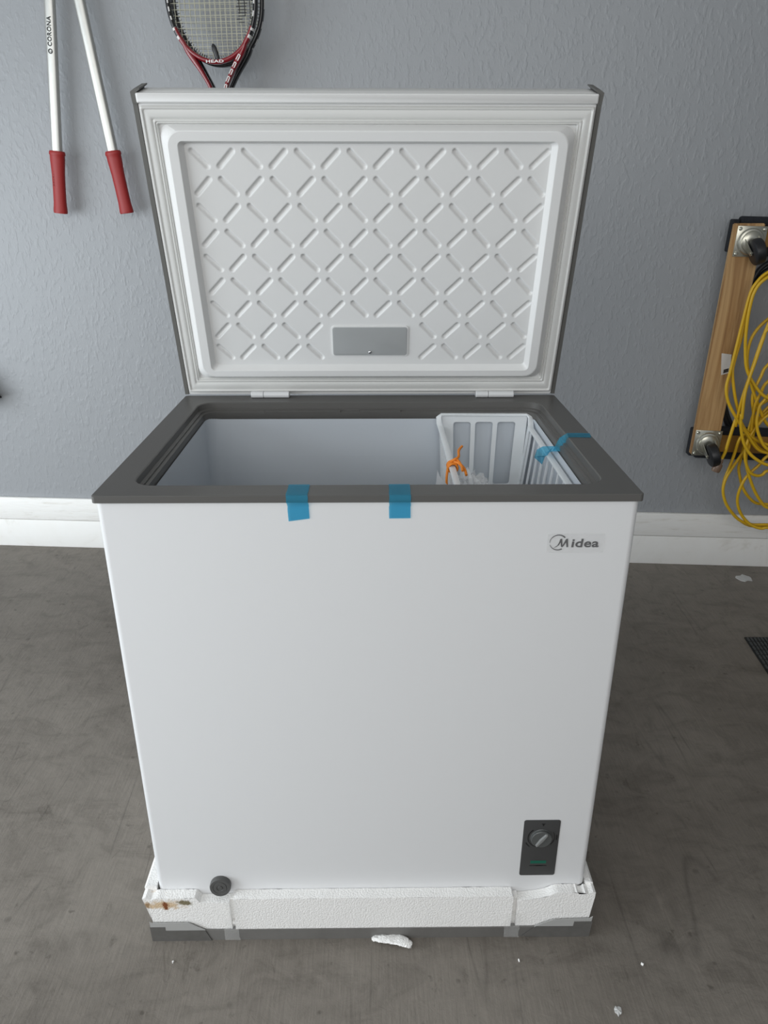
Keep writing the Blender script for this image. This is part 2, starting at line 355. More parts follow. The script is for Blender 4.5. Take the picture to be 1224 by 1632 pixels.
# lid
LU = V((0, -math.cos(TH), math.sin(TH))); LN = V((0, -math.sin(TH), -math.cos(TH))); LO = V((0, D, H + .002))
def lp(u, v, w=0): return LO + V((u, 0, 0)) + LU * v + LN * w
def LR(u0, u1, v0, v1, r, w, n=6): return [lp(u, v, w) for u, v in rrect(u0, u1, v0, v1, r, n)]
bm = B()
loft(bm, [LR(-.368, .368, .006, L - .004, .006, -.052), LR(-.3725, .3725, .001, L, .006, -.046), LR(-.3725, .3725, 0, L, .004, -.002), LR(-.3715, .3715, .001, L - .001, .004, .0)], True, True)
lid = obj('lid', bm, 'lid_white', fz, 35)
bm = B()                                          # front lip of the lid
loft(bm, [LR(-.3722, .3722, L - .0150, L - .0002, .002, -.001), LR(-.3722, .3722, L - .0145, L - .0005, .002, .0045), LR(-.370, .370, L - .013, L - .002, .002, .006)], True, True)
obj('front_lip', bm, 'lid_white', lid, 35)
for s in (-1, 1):                                 # grey side rails and their end caps
    bm = B(); cx = s * .3762
    loft(bm, [[lp(cx + a, v, ww) for a, ww in ((-.0036, .0012), (.0036, .0012), (.0042, -.004), (.0042, -.050), (-.0036, -.052))] for v in (.001, L - .016)], True, True)
    obj('side_rail', bm, 'grey2', lid)
    bm = B(); pts = [(.0035, -.016), (.0045, .001), (-.002, .0052), (-.0110, .0060), (-.0110, .0040), (-.0055, .0005), (-.0055, -.016)]
    poly_prism(bm, [lp(cx + s * a, L + v, .0028) for a, v in pts], LN * -.054)
    obj('corner_cap', bm, 'grey2', lid)
def lid_rings(spec, r_n=6): return [LR(-(.3725 - s), (.3725 - s), b, L - t, r, w_, r_n) for s, t, b, r, w_ in spec]
bm = B()                                          # magnetic gasket, lips and valleys
loft(bm, lid_rings([(.0035, .0190, .009, .003, .0003), (.0035, .0190, .009, .003, .0050), (.0050, .0205, .011, .003, .0074), (.0068, .0220, .0125, .003, .0074), (.0085, .0240, .0145, .003, .0048),
                    (.0120, .0275, .018, .003, .0058), (.0165, .0330, .024, .003, .0066), (.0195, .0360, .028, .003, .0058), (.0210, .0378, .030, .003, .0040), (.0222, .0390, .0315, .003, .0058), (.0240, .0408, .0335, .003, .0058),
                    (.0252, .0420, .035, .003, .0036), (.0268, .0436, .037, .003, .0050), (.0290, .0458, .0395, .003, .0010), (.0290, .0458, .0395, .003, .0003)]), closed=True)
obj('gasket', bm, 'gasket', lid, 50)
bm = B()                                          # moulded inner panel: raised ring, then the recess
NU = 6
spec = [(-.346, .346, .0385, .5000, .020, .0003), (-.345, .345, .0395, .4990, .021, .0010), (-.3325, .3325, .0485, .4945, .024, .0165), (-.3315, .3315, .0495, .4937, .024, .0182), (-.3298, .3298, .0510, .4922, .024, .0190),
        (-.3148, .3148, .0625, .4785, .009, .0190), (-.3138, .3138, .0633, .4778, .008, .0186), (-.3068, .3068, .0705, .4730, .006, .0078), (-.3058, .3058, .0715, .4720, .005, .0068)]
loft(bm, [LR(a[0], a[1], a[2], a[3], a[4], a[5]) for a in spec])
bm.normal_update()
for e in bm.edges:
    if len(e.link_faces) == 2 and e.calc_face_angle(0) > math.radians(13): e.smooth = False
# heightfield floor with the pressed diagonal grooves
caps = []
P = .04403; u0c = -.2836; v0c = .4491
for r in range(9):
    for c in range(14):
        if r >= 7 and 5 <= c <= 8: continue
        sgn = 1 if (r + c) % 2 else -1           # -1: falls to the right
        cu = u0c + c * P; cv = v0c - r * .04385; hl = .0118
        caps.append((cu, cv, sgn, hl))
def groove(u, v):
    c = round((u - u0c) / P); r = round((v0c - v) / .04385); best = 9
    for (cu, cv, sg, hl) in near.get((r, c), ()):
        du, dv = u - cu, v - cv; t = max(-hl, min(hl, (du + sg * dv) / 2)); e = math.hypot(du - t, dv - sg * t); best = min(best, e)
    k = best / .0047
    return 0 if k >= 1 else (1 - k ** 2.4)
near = {}
for cc in caps:
    c = round((cc[0] - u0c) / P); r = round((v0c - cc[1]) / .04385)
    for a in (-1, 0, 1):
        for b_ in (-1, 0, 1): near.setdefault((r + a, c + b_), []).append(cc)
st = .0016; nu = int(.6130 / st); nv = int(.4016 / st); grid = []
for j in range(nv + 1):
    row = []
    for i in range(nu + 1):
        u = -.3065 + .613 * i / nu; v = .0710 + .4016 * j / nv
        row.append(bm.verts.new(lp(u, v, .0072 - .0046 * groove(u, v))))
    grid.append(row)
for j in range(nv):
    for i in range(nu): bm.faces.new((grid[j][i], grid[j][i + 1], grid[j + 1][i + 1], grid[j + 1][i]))
for f in bm.faces: f.smooth = True
obj('inner_panel', bm, 'lid_white', lid)
bm = B()                                          # lamp cover
loft(bm, [LR(-.0745, .0745, .0895, .1525, .006, .006), LR(-.0745, .0745, .0895, .1525, .006, .0092), LR(-.0730, .0730, .0910, .1510, .005, .0096)], True, True); obj('cover_frame', bm, 'lid_white', lid, 30)
bm = B(); loft(bm, [LR(-.0725, .0725, .0915, .1505, .005, .009), LR(-.0722, .0722, .0918, .1502, .005, .0101), LR(-.0700, .0700, .094, .148, .005, .0106)], True, True); obj('lamp_cover', bm, 'lens_cover', lid, 30)
bm = B(); lathe(bm, [(.0030, .0), (.0030, .0010), (.0020, .0020), (.0006, .0022)], frame3(lp(0, .0985, .0104), (1, 0, 0), LU, LN), 14); obj('screw', bm, 'steel', lid, 40)
# hinges: white two-piece barrels
for cx in (-.2031, .2529):
    bm = B()
    for a, b_ in ((-.0383, -.0135), (-.0128, .0383)):
        y, z, r = .5365, H + .0066, .0066
        sweep(bm, [(cx + a, y, z), (cx + a + .0008, y, z), (cx + b_ - .0008, y, z), (cx + b_, y, z)], [.0058, r, r, .0058], n=16)
    box(bm, (cx, .5435, H + .0030), (.0766, .012, .0058), bev=.001)
    obj('hinge', bm, 'white', fz, 40)
# drain plug, tilted up a little
ax = V((.03, -1, .10)).normalized(); pc = V((-.2650, .0046, .1135)); sx_ = ax.cross(V((0, 0, 1))).normalized(); up_ = sx_.cross(ax)
bm = B(); lathe(bm, [(.0165, -.001), (.0180, .002), (.0184, .009), (.0174, .0115), (.0125, .0115), (.0118, .0105), (.0112, .0115), (.0062, .0116), (.0055, .0106), (.0045, .0106), (.0038, .0118), (.0015, .0118)], frame3(pc, sx_, up_, ax), 36)
dp = obj('drain_plug', bm, 'dark', fz, 35)
# control panel
FY = .0046
def fp(x, z, d=0): return V((x, FY - d, z))
def FR(x0, x1, z0, z1, r, d, n=5): return [fp(x, z, d) for x, z in rrect(x0, x1, z0, z1, r, n)]
bm = B(); loft(bm, [FR(.2595, .3215, .1265, .2540, .004, -.001), FR(.2595, .3215, .1265, .2540, .004, .0010), FR(.2605, .3205, .1275, .2530, .004, .0014)], True, True)
cp = obj('control_panel', bm, 'panel', fz, 30)
kc = V((.2905, FY - .0014, .2155)); KX = frame3(kc, (1, 0, 0), (0, 0, 1), (0, -1, 0))
bm = B(); lathe(bm, [(.0185, -.001), (.0185, .0005), (.0178, .0010), (.0176, .0048), (.0168, .0056), (.001, .0056)], KX, 40); obj('knob', bm, 'knob', cp, 35)
d1 = V((.56, 0, .83)).normalized(); pl = V((-d1.z, 0, d1.x)); bm = B()
loft(bm, [[kc + V((0, -.0056 - h_, 0)) + d1 * (sw * .0160) + pl * (ww * q_) for sw, ww in ((-1, 0), (-.9, -.7), (0, -1.15), (.9, -.7), (1, 0), (.9, .7), (0, 1.15), (-.9, .7))] for h_, q_ in ((-.0005, .0034), (.0022, .0026), (.0028, .0018))], True, True)
obj('pointer', bm, 'pointer', cp, 35)
bm = B()
def arc(rad, a0, a1, w0, w1, cx=kc.x, cz=kc.z, d=.0016, sx=1.0, n=30, dy=FY, back=.0003):
    rg = []
    for k in range(n + 1):
        t = k / n; a = math.radians(a0 + (a1 - a0) * t); ww = w0 + (w1 - w0) * t
        i_, o_ = rad - ww / 2, rad + ww / 2
        p1 = V((cx + sx * i_ * math.cos(a), dy - d, cz + i_ * math.sin(a))); p2 = V((cx + sx * o_ * math.cos(a), dy - d, cz + o_ * math.sin(a)))
        rg.append([p1, p2, p2 + V((0, back, 0)), p1 + V((0, back, 0))])
    return rg
loft(bm, arc(.0222, 130, 300, .0022, .0006), True, True); loft(bm, arc(.0235, 30, -42, .0009, .0014), True, True); obj('dial_ring', bm, 'mark', cp); bm = B()
loft(bm, arc(.0272, 12, -12, .0022, .0022), True, True)
obj('dial_marking', bm, 'mark', cp); bm = B()
loft(bm, arc(.0275, 205, 228, .0018, .0018), True, True)
obj('dial_marking', bm, 'mark', cp); bm = B()
box(bm, (.2925, FY - .0015, .2462), (.0062, .0004, .0014)); box(bm, (.2925, FY - .0015, .2435), (.0022, .0004, .0035))
obj('dial_symbol', bm, 'mark', cp); bm = B()
box(bm, (.2905, FY - .0015, .1500), (.030, .0004, .0010)); box(bm, (.2925, FY - .0015, .1500), (.012, .0004, .0018))
obj('indicator_print', bm, 'mark', cp)
bm = B(); box(bm, (.2905, FY - .0014, .1585), (.0275, .0010, .0062), bev=.0003); obj('indicator_strip', bm, 'green', cp)
# maker's badge: letters and the ring around the first
bm = B(); XF = frame3((0, FY - .0006, 0), (1, 0, 0), (0, 0, 1), (0, -1, 0))
merge(bm, text_bm('idea', .0182, XF @ Matrix.Translation((.3060, .7725, 0)), .0003, .00035, sx=1.27, shear=.06, space=1.05))
cx, cz = .2680, .7742
def blade(pts):
    poly_prism(bm, [V((x - .0030, FY - .0008, z)) for x, z in pts], (0, .0006, 0))
loft(bm, arc(.0116, 182, 40, .0004, .0020, cx, cz, .0008, 1.03, dy=FY), True, True)
loft(bm, arc(.0116, 198, 300, .0006, .0018, cx, cz, .0008, 1.03, dy=FY), True, True)
blade([(.2735, .7795), (.2762, .7800), (.2775, .7690), (.2818, .7795), (.2843, .7800), (.2858, .7670), (.2833, .7670), (.2823, .7745), (.2782, .7672), (.2757, .7672), (.2744, .7745), (.2722, .7700), (.2690, .7675), (.2655, .7660), (.2700, .7692), (.2722, .7735)])
lg = obj('maker_badge', bm, 'logo', fz)
bm = B(); loft(bm, [FR(.2525, .3330, .7585, .7880, .0006, .0002), FR(.2525, .3330, .7585, .7880, .0006, .0012)], True, True)
obj('protective_film', bm, 'film', fz)

# ------------------------------------------------------------------ foam base and tray
fb = thing('packing_foam', 'scuffed white polystyrene packing base in a grey tray under the freezer', 'packing foam', (0, .28, 0))
def jag(pts, amp): return [(x + random.uniform(-amp, amp), z + random.uniform(-amp, amp)) for x, z in pts]
FYF = -.0145
def front(name, prof, y0=FYF, y1=.0040, m='foam', par=fb):
    bm = B(); n = len(prof)
    poly_prism(bm, [(x, y0, z) for x, z in prof], (0, y1 - y0, 0))
    bmesh.ops.triangulate(bm, faces=[f for f in bm.faces if len(f.verts) > 4])
    es = [e for e in bm.edges if abs(e.verts[0].co.y - y0) < 1e-6 and abs(e.verts[1].co.y - y0) < 1e-6 and len([f for f in e.link_faces if abs(f.normal.y) < .5]) > 0]
    return obj(name, bm, m, par, 30)
def seg(x0, x1, z, n, amp):
    return [(x0 + (x1 - x0) * k / n, z + random.uniform(-amp, amp)) for k in range(n + 1)]
lt = [(-.386, .020)] + [(-.2485, .020), (-.2500, .089)] + [(-.262, .0885), (-.30, .0890)] + [(-.306, .0985)] + seg(-.309, -.378, .1005, 14, .0007) + [(-.385, .097), (-.394, .102), (-.400, .100), (-.395, .078), (-.388, .045), (-.387, .030)]
front('corner_block', lt)
mid = [(-.2425, .020), (.2475, .020), (.2485, .096)] + [(.2465, .0985)] + seg(.240, -.236, .0985, 40, .0004) + [(-.2415, .097)]
front('front_block', mid, FYF - .0015)
rt_ = [(.2570, .020), (.3840, .020), (.3875, .045), (.3925, .095), (.3925, .104), (.388, .1055), (.380, .102), (.374, .1045), (.371, .1005), (.364, .1005), (.360, .1045)] + seg(.357, .325, .1040, 9, .0008) + [(.318, .1015), (.312, .0975), (.306, .0945), (.298, .0925), (.290, .0905), (.280, .0890), (.270, .0875), (.260, .0865), (.2560, .0850)]
front('corner_block', rt_)
for x0, x1 in ((-.2500, -.2420), (.2480, .2572)):            # recessed slots between the blocks
    front('slot_web', [(x0, .02), (x1, .02), (x1, .090), (x0, .090)], -.0065, .0038)
bm = B(); box(bm, (-.2460, -.0105, .036), (.005, .006, .006), bev=.001); obj('foam_crumb', bm, 'foam', fb)
for s in (-1, 1):                                            # side walls
    o1, o0, i = s * (.400 if s < 0 else .3925), s * .388, s * .3785
    bm = B(); poly_prism(bm, [(o0, .0042, .02), (o1 - s * .001, .0042, .095), (o1, .0042, .106), (o1 - s * .004, .0042, .109), (i, .0042, .108), (i, .0042, .02)], (0, .565, 0)); obj('side_wall', bm, 'foam', fb, 30)
bm = B(); box(bm, (0, .562, .06), (.770, .022, .085), bev=.003); obj('rear_wall', bm, 'foam', fb, 30)
bm = B(); box(bm, (0, .275, .0235), (.768, .548, .012)); obj('floor_slab', bm, 'foam', fb)
# tray, dark grey, with folded lighter corner flaps
bm = B(); y0 = FYF - .0035
tp = [(-.391, .0), (.387, .0), (.3885, .0245), (.30, .0235), (.2, .0250), (.0, .0255), (-.15, .0262), (-.26, .0250), (-.392, .0240)]
loft(bm, [[(x, y, z) for x, y in rrect(-.3905, .3885, y0, .580, .003, 2)] for z in (0.0, .0245)] + [[(x, y, z) for x, y in rrect(-.388, .386, y0 + .0025, .5775, .003, 2)] for z in (.0245, .017)], True, True)
tray = obj('tray', bm, 'tray', fb, 30)
bm = B()
def strip(pts, yy, th=.0010): poly_prism(bm, [(x, yy, z) for x, z in pts], (0, -th, 0))
strip([(-.3915, .0245), (-.3925, .0475), (-.3870, .0445), (-.3240, .0445), (-.2960, .0265), (-.2960, .0245)], y0 + .0002, .0012); obj('corner_flap', bm, 'flap', fb)
bm = B(); strip([(.3895, .0245), (.3920, .0500), (.3870, .0455), (.3220, .0430), (.3060, .036), (.2900, .0265), (.2900, .0245)], y0 + .0002, .0012); obj('corner_flap', bm, 'flap', fb)
M['tape_dark'] = mat('grey_packing_tape', (.12, .116, .11), .22, noise=(60, .2))
bm = B(); strip([(-.3920, .0), (-.3930, .0350), (-.3660, .0350), (-.3660, .0260), (-.2960, .0262), (-.2860, .0), (-.39, .0)], y0 - .0010, .0005); obj('packing_tape', bm, 'tape_dark', fb)
bm = B(); strip([(.3900, .0), (.3925, .0385), (.3600, .0385), (.3590, .0270), (.2920, .0275), (.2680, .0030), (.300, .0)], y0 - .0010, .0005); obj('packing_tape', bm, 'tape_dark', fb)
M['film2'] = film('clear_packing_tape', .10, (.9, .9, .88))
bm = B()
for x0, x1, zt in ((-.262, -.236, .10), (.236, .262, .06)):
    rg = []
    for k in range(9):
        z = .002 + (zt - .002) * k / 8; yy = y0 - .0022 - .0008 * math.sin(k * 1.9); rg.append([(x0 + .002 * math.sin(k), yy, z), (x1 + .002 * math.cos(k * 2), yy - .0006, z), (x1, yy - .0002, z), (x0, yy + .0003, z)])
    bm = B(); loft(bm, rg, True, True); obj('clear_tape', bm, 'film2', fb, 60)

# ------------------------------------------------------------------ blue tape strips on the rim
def strip_tape(label, x0, x1, xb0, xb1, zb, skew):
    bm = B(); e = .0005
    path = [(.0399, H + e), (.020, H + e), (.003, H + e), (-.0003, H - .0002), (-.0006, H - .0050), (-.0006, H - .0104), (.0018, H - .0125), (.0036, H - .018), (.0036, (H + zb) / 2), (.0036, zb)]
    Lf, Rt = [], []
    for k, (y, z) in enumerate(path):
        t = max(0, k - 4) / (len(path) - 5)
        wv = .0004 * math.sin(k * 2.1)
        Lf.append((x0 + (xb0 - x0) * t + wv, y, z - (skew * t if k > 7 else 0))); Rt.append((x1 + (xb1 - x1) * t + wv, y, z))
    ups = [V((0, 0, 1))] * 3 + [V((0, -.7, .7))] + [V((0, -1, 0))] * 6
    ribbon(bm, Lf, Rt, .0004, ups)
    o = obj('blue_tape', bm, 'tape', smooth=50, origin=(x0, 0, H)); tag(o, label, 'tape'); return o
strip_tape('blue tape strip on the front of the rim, left one with a slanting cut end', -.1135, -.0837, -.1118, -.0825, .8130, .0040)
strip_tape('blue tape strip on the front of the rim, square-cut, nearest the middle', .0280, .0577, .0282, .0580, .8130, .0003)

# ------------------------------------------------------------------ basket
BX0, BX1, BY0, BY1 = .1370, .3175, .060, .490
zt, zs, zb = H - .0235, H - .044, .668
bk = thing('wire_style_basket', 'white slotted plastic basket hanging at the right end inside the freezer', 'basket', ((BX0 + BX1) / 2, .28, zb))
bk.name = 'storage_basket'
def slat(bm, pts4, n, th): poly_prism(bm, pts4, n * th)
def end_panel(y_top, y_bot, sgn):
    bm = B(); th = V((0, sgn * .0028, 0)); tx = .010                      # taper inward at the foot
    def P_(s, z):                                                         # s 0..1 across
        t = (zt - z) / (zt - zb); x0 = BX0 + .004 + tx * .6 * t; x1 = BX1 - .004 - (tx * 1.0) * t
        return V((x0 + (x1 - x0) * s, y_top + (y_bot - y_top) * t, z))
    Z1, Z0 = zt - .014, zb + .014
    def quad(s0, s1, za, zb_): poly_prism(bm, [P_(s0, za), P_(s1, za), P_(s1, zb_), P_(s0, zb_)], th)
    quad(0, 1, zt, Z1); quad(0, 1, Z0, zb)
    cols = [(0, .14), (.344, .397), (.603, .656), (.868, 1)]
    for a, b_ in cols: quad(a, b_, Z1, Z0)
    # rounded slot corners
    for s0, s1 in ((.14, .344), (.397, .603), (.656, .868)):
        for (sc_, zc, a, b_) in ((s0, Z1, 1, -1), (s1, Z1, -1, -1), (s0, Z0, 1, 1), (s1, Z0, -1, 1)):
            dx = .030; dz = .0045; p = P_(sc_, zc)
            q = P_(sc_ + a * dx, zc); r = P_(sc_, zc + b_ * dz); m_ = P_(sc_ + a * dx * .3, zc + b_ * dz * .3)
            poly_prism(bm, [p, q, m_, r], th * .98)
    return bm
obj('end_panel', end_panel(BY1, BY1 - .010, -1), 'basket', bk); obj('end_panel', end_panel(BY0, BY0 + .010, 1), 'basket', bk)
for s in (0, 1):
    xt = (BX0, BX1)[s]; xb = (BX0 + .008, BX1 - .015)[s]; sg = (1, -1)[s]
    bm = B()
    beam(bm, (xb, BY0 + .01, zb + .006), (xb, BY1 - .01, zb + .006), (.0015, 0, 0), (0, 0, .006))
    n = 11
    for k in range(1, n):
        y = BY0 + (BY1 - BY0) * k / n
        beam(bm, (xt + sg * .002, y, zs - .002), (xb, y, zb + .006), (0, .0032, 0), (.0014, 0, 0))
    for y in (BY0 + .012, BY1 - .012): beam(bm, (xt + sg * .002, y, zs - .002), (xb, y, zb + .006), (0, .011, 0), (.0012, 0, 0))
    obj('side_panel', bm, 'basket', bk)
bm = B()                                                                  # rim: low along the sides, high at the ends
corner = [(BX0 + .002, BY1 - .030, zs), (BX0 - .0005, BY1 - .012, zs + .006), (BX0 - .001, BY1 - .005, zt - .004), (BX0 + .004, BY1, zt)]
pts = [(BX0 + .002, BY0 + .030, zs)] + corner + [((BX0 + BX1) / 2, BY1, zt), (BX1 - .006, BY1, zt), (BX1 + .001, BY1 - .006, zt - .004), (BX1 + .001, BY1 - .014, zs + .006), (BX1 - .0015, BY1 - .030, zs),
       (BX1 - .0015, BY0 + .030, zs), (BX1 + .001, BY0 + .014, zs + .006), (BX1 + .001, BY0 + .006, zt - .004), (BX1 - .006, BY0, zt), ((BX0 + BX1) / 2, BY0, zt), (BX0 + .004, BY0, zt), (BX0 - .001, BY0 + .005, zt - .004), (BX0 - .0005, BY0 + .012, zs + .006)]
sweep(bm, pts, .0058, .0026, (0, 0, 1), n=10, closed=True, p4=3); obj('rim', bm, 'basket', bk, 50)
bm = B(); 
for k in range(9): beam(bm, (BX0 + .008, BY0 + .02 + k * .048, zb + .0015), (BX1 - .022, BY0 + .02 + k * .048, zb + .0015), (0, .005, 0), (0, 0, .0015))
for k in range(5): 
    x = BX0 + .010 + k * (BX1 - BX0 - .034) / 4; beam(bm, (x, BY0 + .01, zb + .0018), (x, BY1 - .01, zb + .0018), (.003, 0, 0), (0, 0, .0012))
obj('bottom_grid', bm, 'basket', bk)
bm = B()                                                                  # hanging lips that rest on the rim's ledge
for y, s in ((BY1, 1), (BY0, -1)):
    bm = B(); box(bm, ((BX0 + BX1) / 2, y + s * .0015, zt - .001), (BX1 - BX0 - .02, .010, .0024), bev=.0008); obj('hanging_lip', bm, 'basket', bk)

# third blue tape: from the rim, loosely down to the basket's right side
bm = B()
cl = [onz(941, 694, H + .0006), onz(922, 693.5, H + .0006), onz(905, 693.5, H + .0006), onz(900, 702, H - .009), onz(894, 711, H - .018), onz(886, 716, H - .026), onz(877, 716.5, H - .032), onz(869, 718, H - .0355), onz(863, 722, H - .0375), onz(860, 728, H - .0420), onz(861, 734, H - .052)]
wd = V((.002, .0115, 0))
wds = []
for i, p in enumerate(cl):
    t = (cl[min(i + 1, 10)] - cl[max(0, i - 1)]).normalized(); q = t.cross(V((.1, -.6, .8))).normalized() * .0098
    if q.y < 0: q = -q
    wds.append(wd if i < 3 else q)
Lf = [p - q + V((0, 0, .0012 * math.sin(i * 2.7))) for i, (p, q) in enumerate(zip(cl, wds))]; Rt = [p + q + V((0, 0, .0014 * math.cos(i * 3.3) * (i > 3))) for i, (p, q) in enumerate(zip(cl, wds))]
for i in (0, 1, 2): Lf[i].z = Rt[i].z = H + .0006
ups = []
for i, p in enumerate(cl):
    t = cl[min(i + 1, 10)] - cl[max(0, i - 1)]; u_ = wds[i].cross(t).normalized(); ups.append(u_ if u_.z > 0 else -u_)
ribbon(bm, Lf, Rt, .0004, ups)
tag(obj('blue_tape', bm, 'tape', smooth=60, origin=cl[1]), 'blue tape crossing the right side of the rim and holding the white basket', 'tape')

# orange tie
ot = B(); c0 = V((BX0 + .002, 0, zs)); yk = .242
def rnd(p, a): return V(p) + V([random.uniform(-a, a) for _ in range(3)])
kx = BX0 + .003
for j in range(5):                                                        # several turns around the rim
    y = yk + (j - 2) * .0038; a0 = [V((kx + .0082 * math.cos(a), y + .0012 * math.sin(a * 2), zs - .001 + .0078 * math.sin(a))) for a in [2 * math.pi * k / 14 for k in range(14)]]
    sweep(ot, a0, .0021, n=6, closed=True)
sweep(ot, catmull([(kx - .004, yk, zs + .008), (kx + .002, yk - .004, zs + .013), (kx + .010, yk + .002, zs + .016), (kx + .012, yk + .020, zs + .021), (kx + .019, yk + .034, zs + .024)], 4), .0023, n=6)
sweep(ot, catmull([(kx + .002, yk - .004, zs + .009), (kx + .010, yk - .010, zs + .008), (kx + .018, yk - .022, zs + .002), (kx + .020, yk - .034, zs - .004)], 4), .0026, n=6)
sweep(ot, catmull([(kx + .001, yk - .002, zs + .010), (kx + .008, yk - .004, zs + .012), (kx + .013, yk - .018, zs + .007), (kx + .014, yk - .030, zs + .002)], 4), .0022, n=6)
for q in range(2): sweep(ot, catmull([(kx - .008, yk - .002 - q * .004, zs - .002), (kx - .010, yk - .006 - q * .004, zs - .020), (kx - .008, yk - .004 - q * .004, zs - .045), (kx - .006, yk - .006 - q * .003, zs - .075)], 4), .0021, n=6)
tag(obj('twine_tie', ot, 'orange', smooth=60, origin=(kx, yk, zs)), 'orange twine knotted around the left edge of the white basket', 'string')
# crumpled clear bag on the basket's bottom
bm = B(); r = bmesh.ops.create_icosphere(bm, subdivisions=4, radius=1)
for v in bm.verts:
    d_ = v.co.normalized(); k = 1 + .22 * math.sin(7 * d_.x + 3 * d_.y) * math.sin(9 * d_.z + 2) + .14 * math.sin(23 * d_.x + 17 * d_.z) + random.uniform(-.012, .012)
    z_ = max(d_.z * k, -.55); v.co = V((d_.x * k * .042, d_.y * k * .055, (z_ + .55) * .047))
bm.transform(Matrix.Translation((.188, .375, zb + .0035)))
M['bag'].node_tree.nodes['Principled BSDF'].inputs['Roughness'].default_value = .2
tag(obj('plastic_bag', bm, 'bag', origin=(.188, .375, zb)), 'crumpled clear plastic bag lying in the white basket', 'bag')
# white paper beside the basket, leaning on it
bm = B(); ap = ony(697, 749, .205); 
q0 = [ap, ap + V((.004, .004, -.012)), V((BX0 + .001, .215, ap.z - .040)), V((BX0 + .004, .217, ap.z - .080)), V((ap.x - .006, .205, ap.z - .082))]
poly_prism(bm, q0, (0, .0006, 0)); tag(obj('paper_slip', bm, 'paper', origin=ap), 'white paper slip standing against the left side of the basket', 'paper')

# ------------------------------------------------------------------ loppers on the wall
off = .050
def tube2(p, q, ra, rb, name, m, par, p4=2.4): bm = B(); sweep(bm, [p, q], ra, rb, WN, n=20, p4=p4); return obj(name, bm, m, par, 50)
la, lb, lc = onw(79, 0, off), onw(91, 243, off), onw(97, 340, off)
ra_, rb_, rc = onw(126.5, 0, off), onw(180, 243, off), onw(202.5, 340, off)
dl = (la - lb).normalized(); dr = (ra_ - rb_).normalized()
# pivot where both lines meet
den = dl.dot(WT) / dl.z - dr.dot(WT) / dr.z; tt = (rb_.dot(WT) - lb.dot(WT) - (rb_.z - lb.z) * dr.dot(WT) / dr.z) / den
piv = lb + dl * (tt / dl.z)
lop = thing('pruning_loppers', 'long-handled loppers with silver tubes and red grips hanging on the wall', 'loppers', piv)
for p, d_ in ((lb, dl), (rb_, dr)):
    tube2(p - d_ * .02, piv - d_ * .10, .0158, .0105, 'handle_tube', 'alu', lop)
for p, q, nm in ((lb, lc, 0), (rb_, rc, 1)):
    d_ = (q - p).normalized(); ln_ = (q - p).length; bm = B()
    prof = [(-.004, .0126), (.000, .0140), (.006, .0142), (.009, .0130), (.02, .0130), (.06, .0115), (.10, .0112), (.14, .0113), (ln_ - .012, .0122), (ln_ - .004, .0126), (ln_, .0118)]
    sweep(bm, [p + d_ * t for t, r in prof], [r * 1.72 for t, r in prof], [r * 1.2 for t, r in prof], WN, n=24); obj('grip', bm, 'red', lop, 60)
bm = B(); s_ = WT
for sg in (-1, 1):
    poly_prism(bm, [piv + V((0, 0, -.11)) + s_ * sg * .012, piv + V((0, 0, -.11)) + s_ * sg * .035, piv + V((0, 0, .02)) + s_ * sg * -.03, piv + V((0, 0, .11)) + s_ * sg * -.045, piv + V((0, 0, .13)) + s_ * sg * -.02, piv + V((0, 0, .02)) + s_ * sg * .012], WN * .006 * sg)
obj('blade', bm, 'steel', lop)
bm = B(); lathe(bm, [(.014, -.012), (.014, .012), (.009, .016)], frame3(piv, WT, (0, 0, 1), WN), 20); obj('pivot_bolt', bm, 'steel', lop, 40)
# lettering up the left tube, and its round mark
tdir = dl; nrm_ = WN; side = tdir.cross(nrm_)       # reads upwards
tc = onw(78.6, 50, off + .0108) ; XT = frame3(tc, tdir, nrm_.cross(tdir), nrm_)
bm = text_bm('CORONA', .0165, XT, .0004, .0004, sx=.95, space=1.12)
mk = onw(80.3, 81.5, off + .0108); XM = frame3(mk, tdir, nrm_.cross(tdir), nrm_)
loft(bm, [[XM @ V((r * math.cos(a), r * math.sin(a), .0003)) for a in [math.pi * 2 * k / 20 for k in range(20)]] for r in (.0066, .0038)], closed=False)
merge(bm, text_bm('\u2022', .010, XM @ Matrix.Translation((-.0005, -.0018, 0)), .0004))
merge(bm, text_bm('www', .0045, frame3(onw(76.0, 10, off + .0108), tdir, nrm_.cross(tdir), nrm_), .0003)) if False else None
obj('lettering', bm, 'mark', lop)
bm = B(); g0 = lb + (lc - lb) * .42 - WT * .008 + WN * .0125; d_ = (lb - lc).normalized()
bm = text_bm('CORONA', .010, frame3(g0, d_, WN.cross(d_), WN), .0006, 0, sx=1.0, space=1.1); obj('grip_lettering', bm, 'red', lop)
bm = B(); hp = piv + V((0, 0, .01)); sweep(bm, catmull([hp - WN * (off + .004), hp + WN * .03, hp + WN * .04 + V((0, 0, .015))], 5), .004, n=8)
tag(obj('wall_hook', bm, 'zinc', smooth=60, origin=hp), 'metal wall hook carrying the loppers', 'hook')

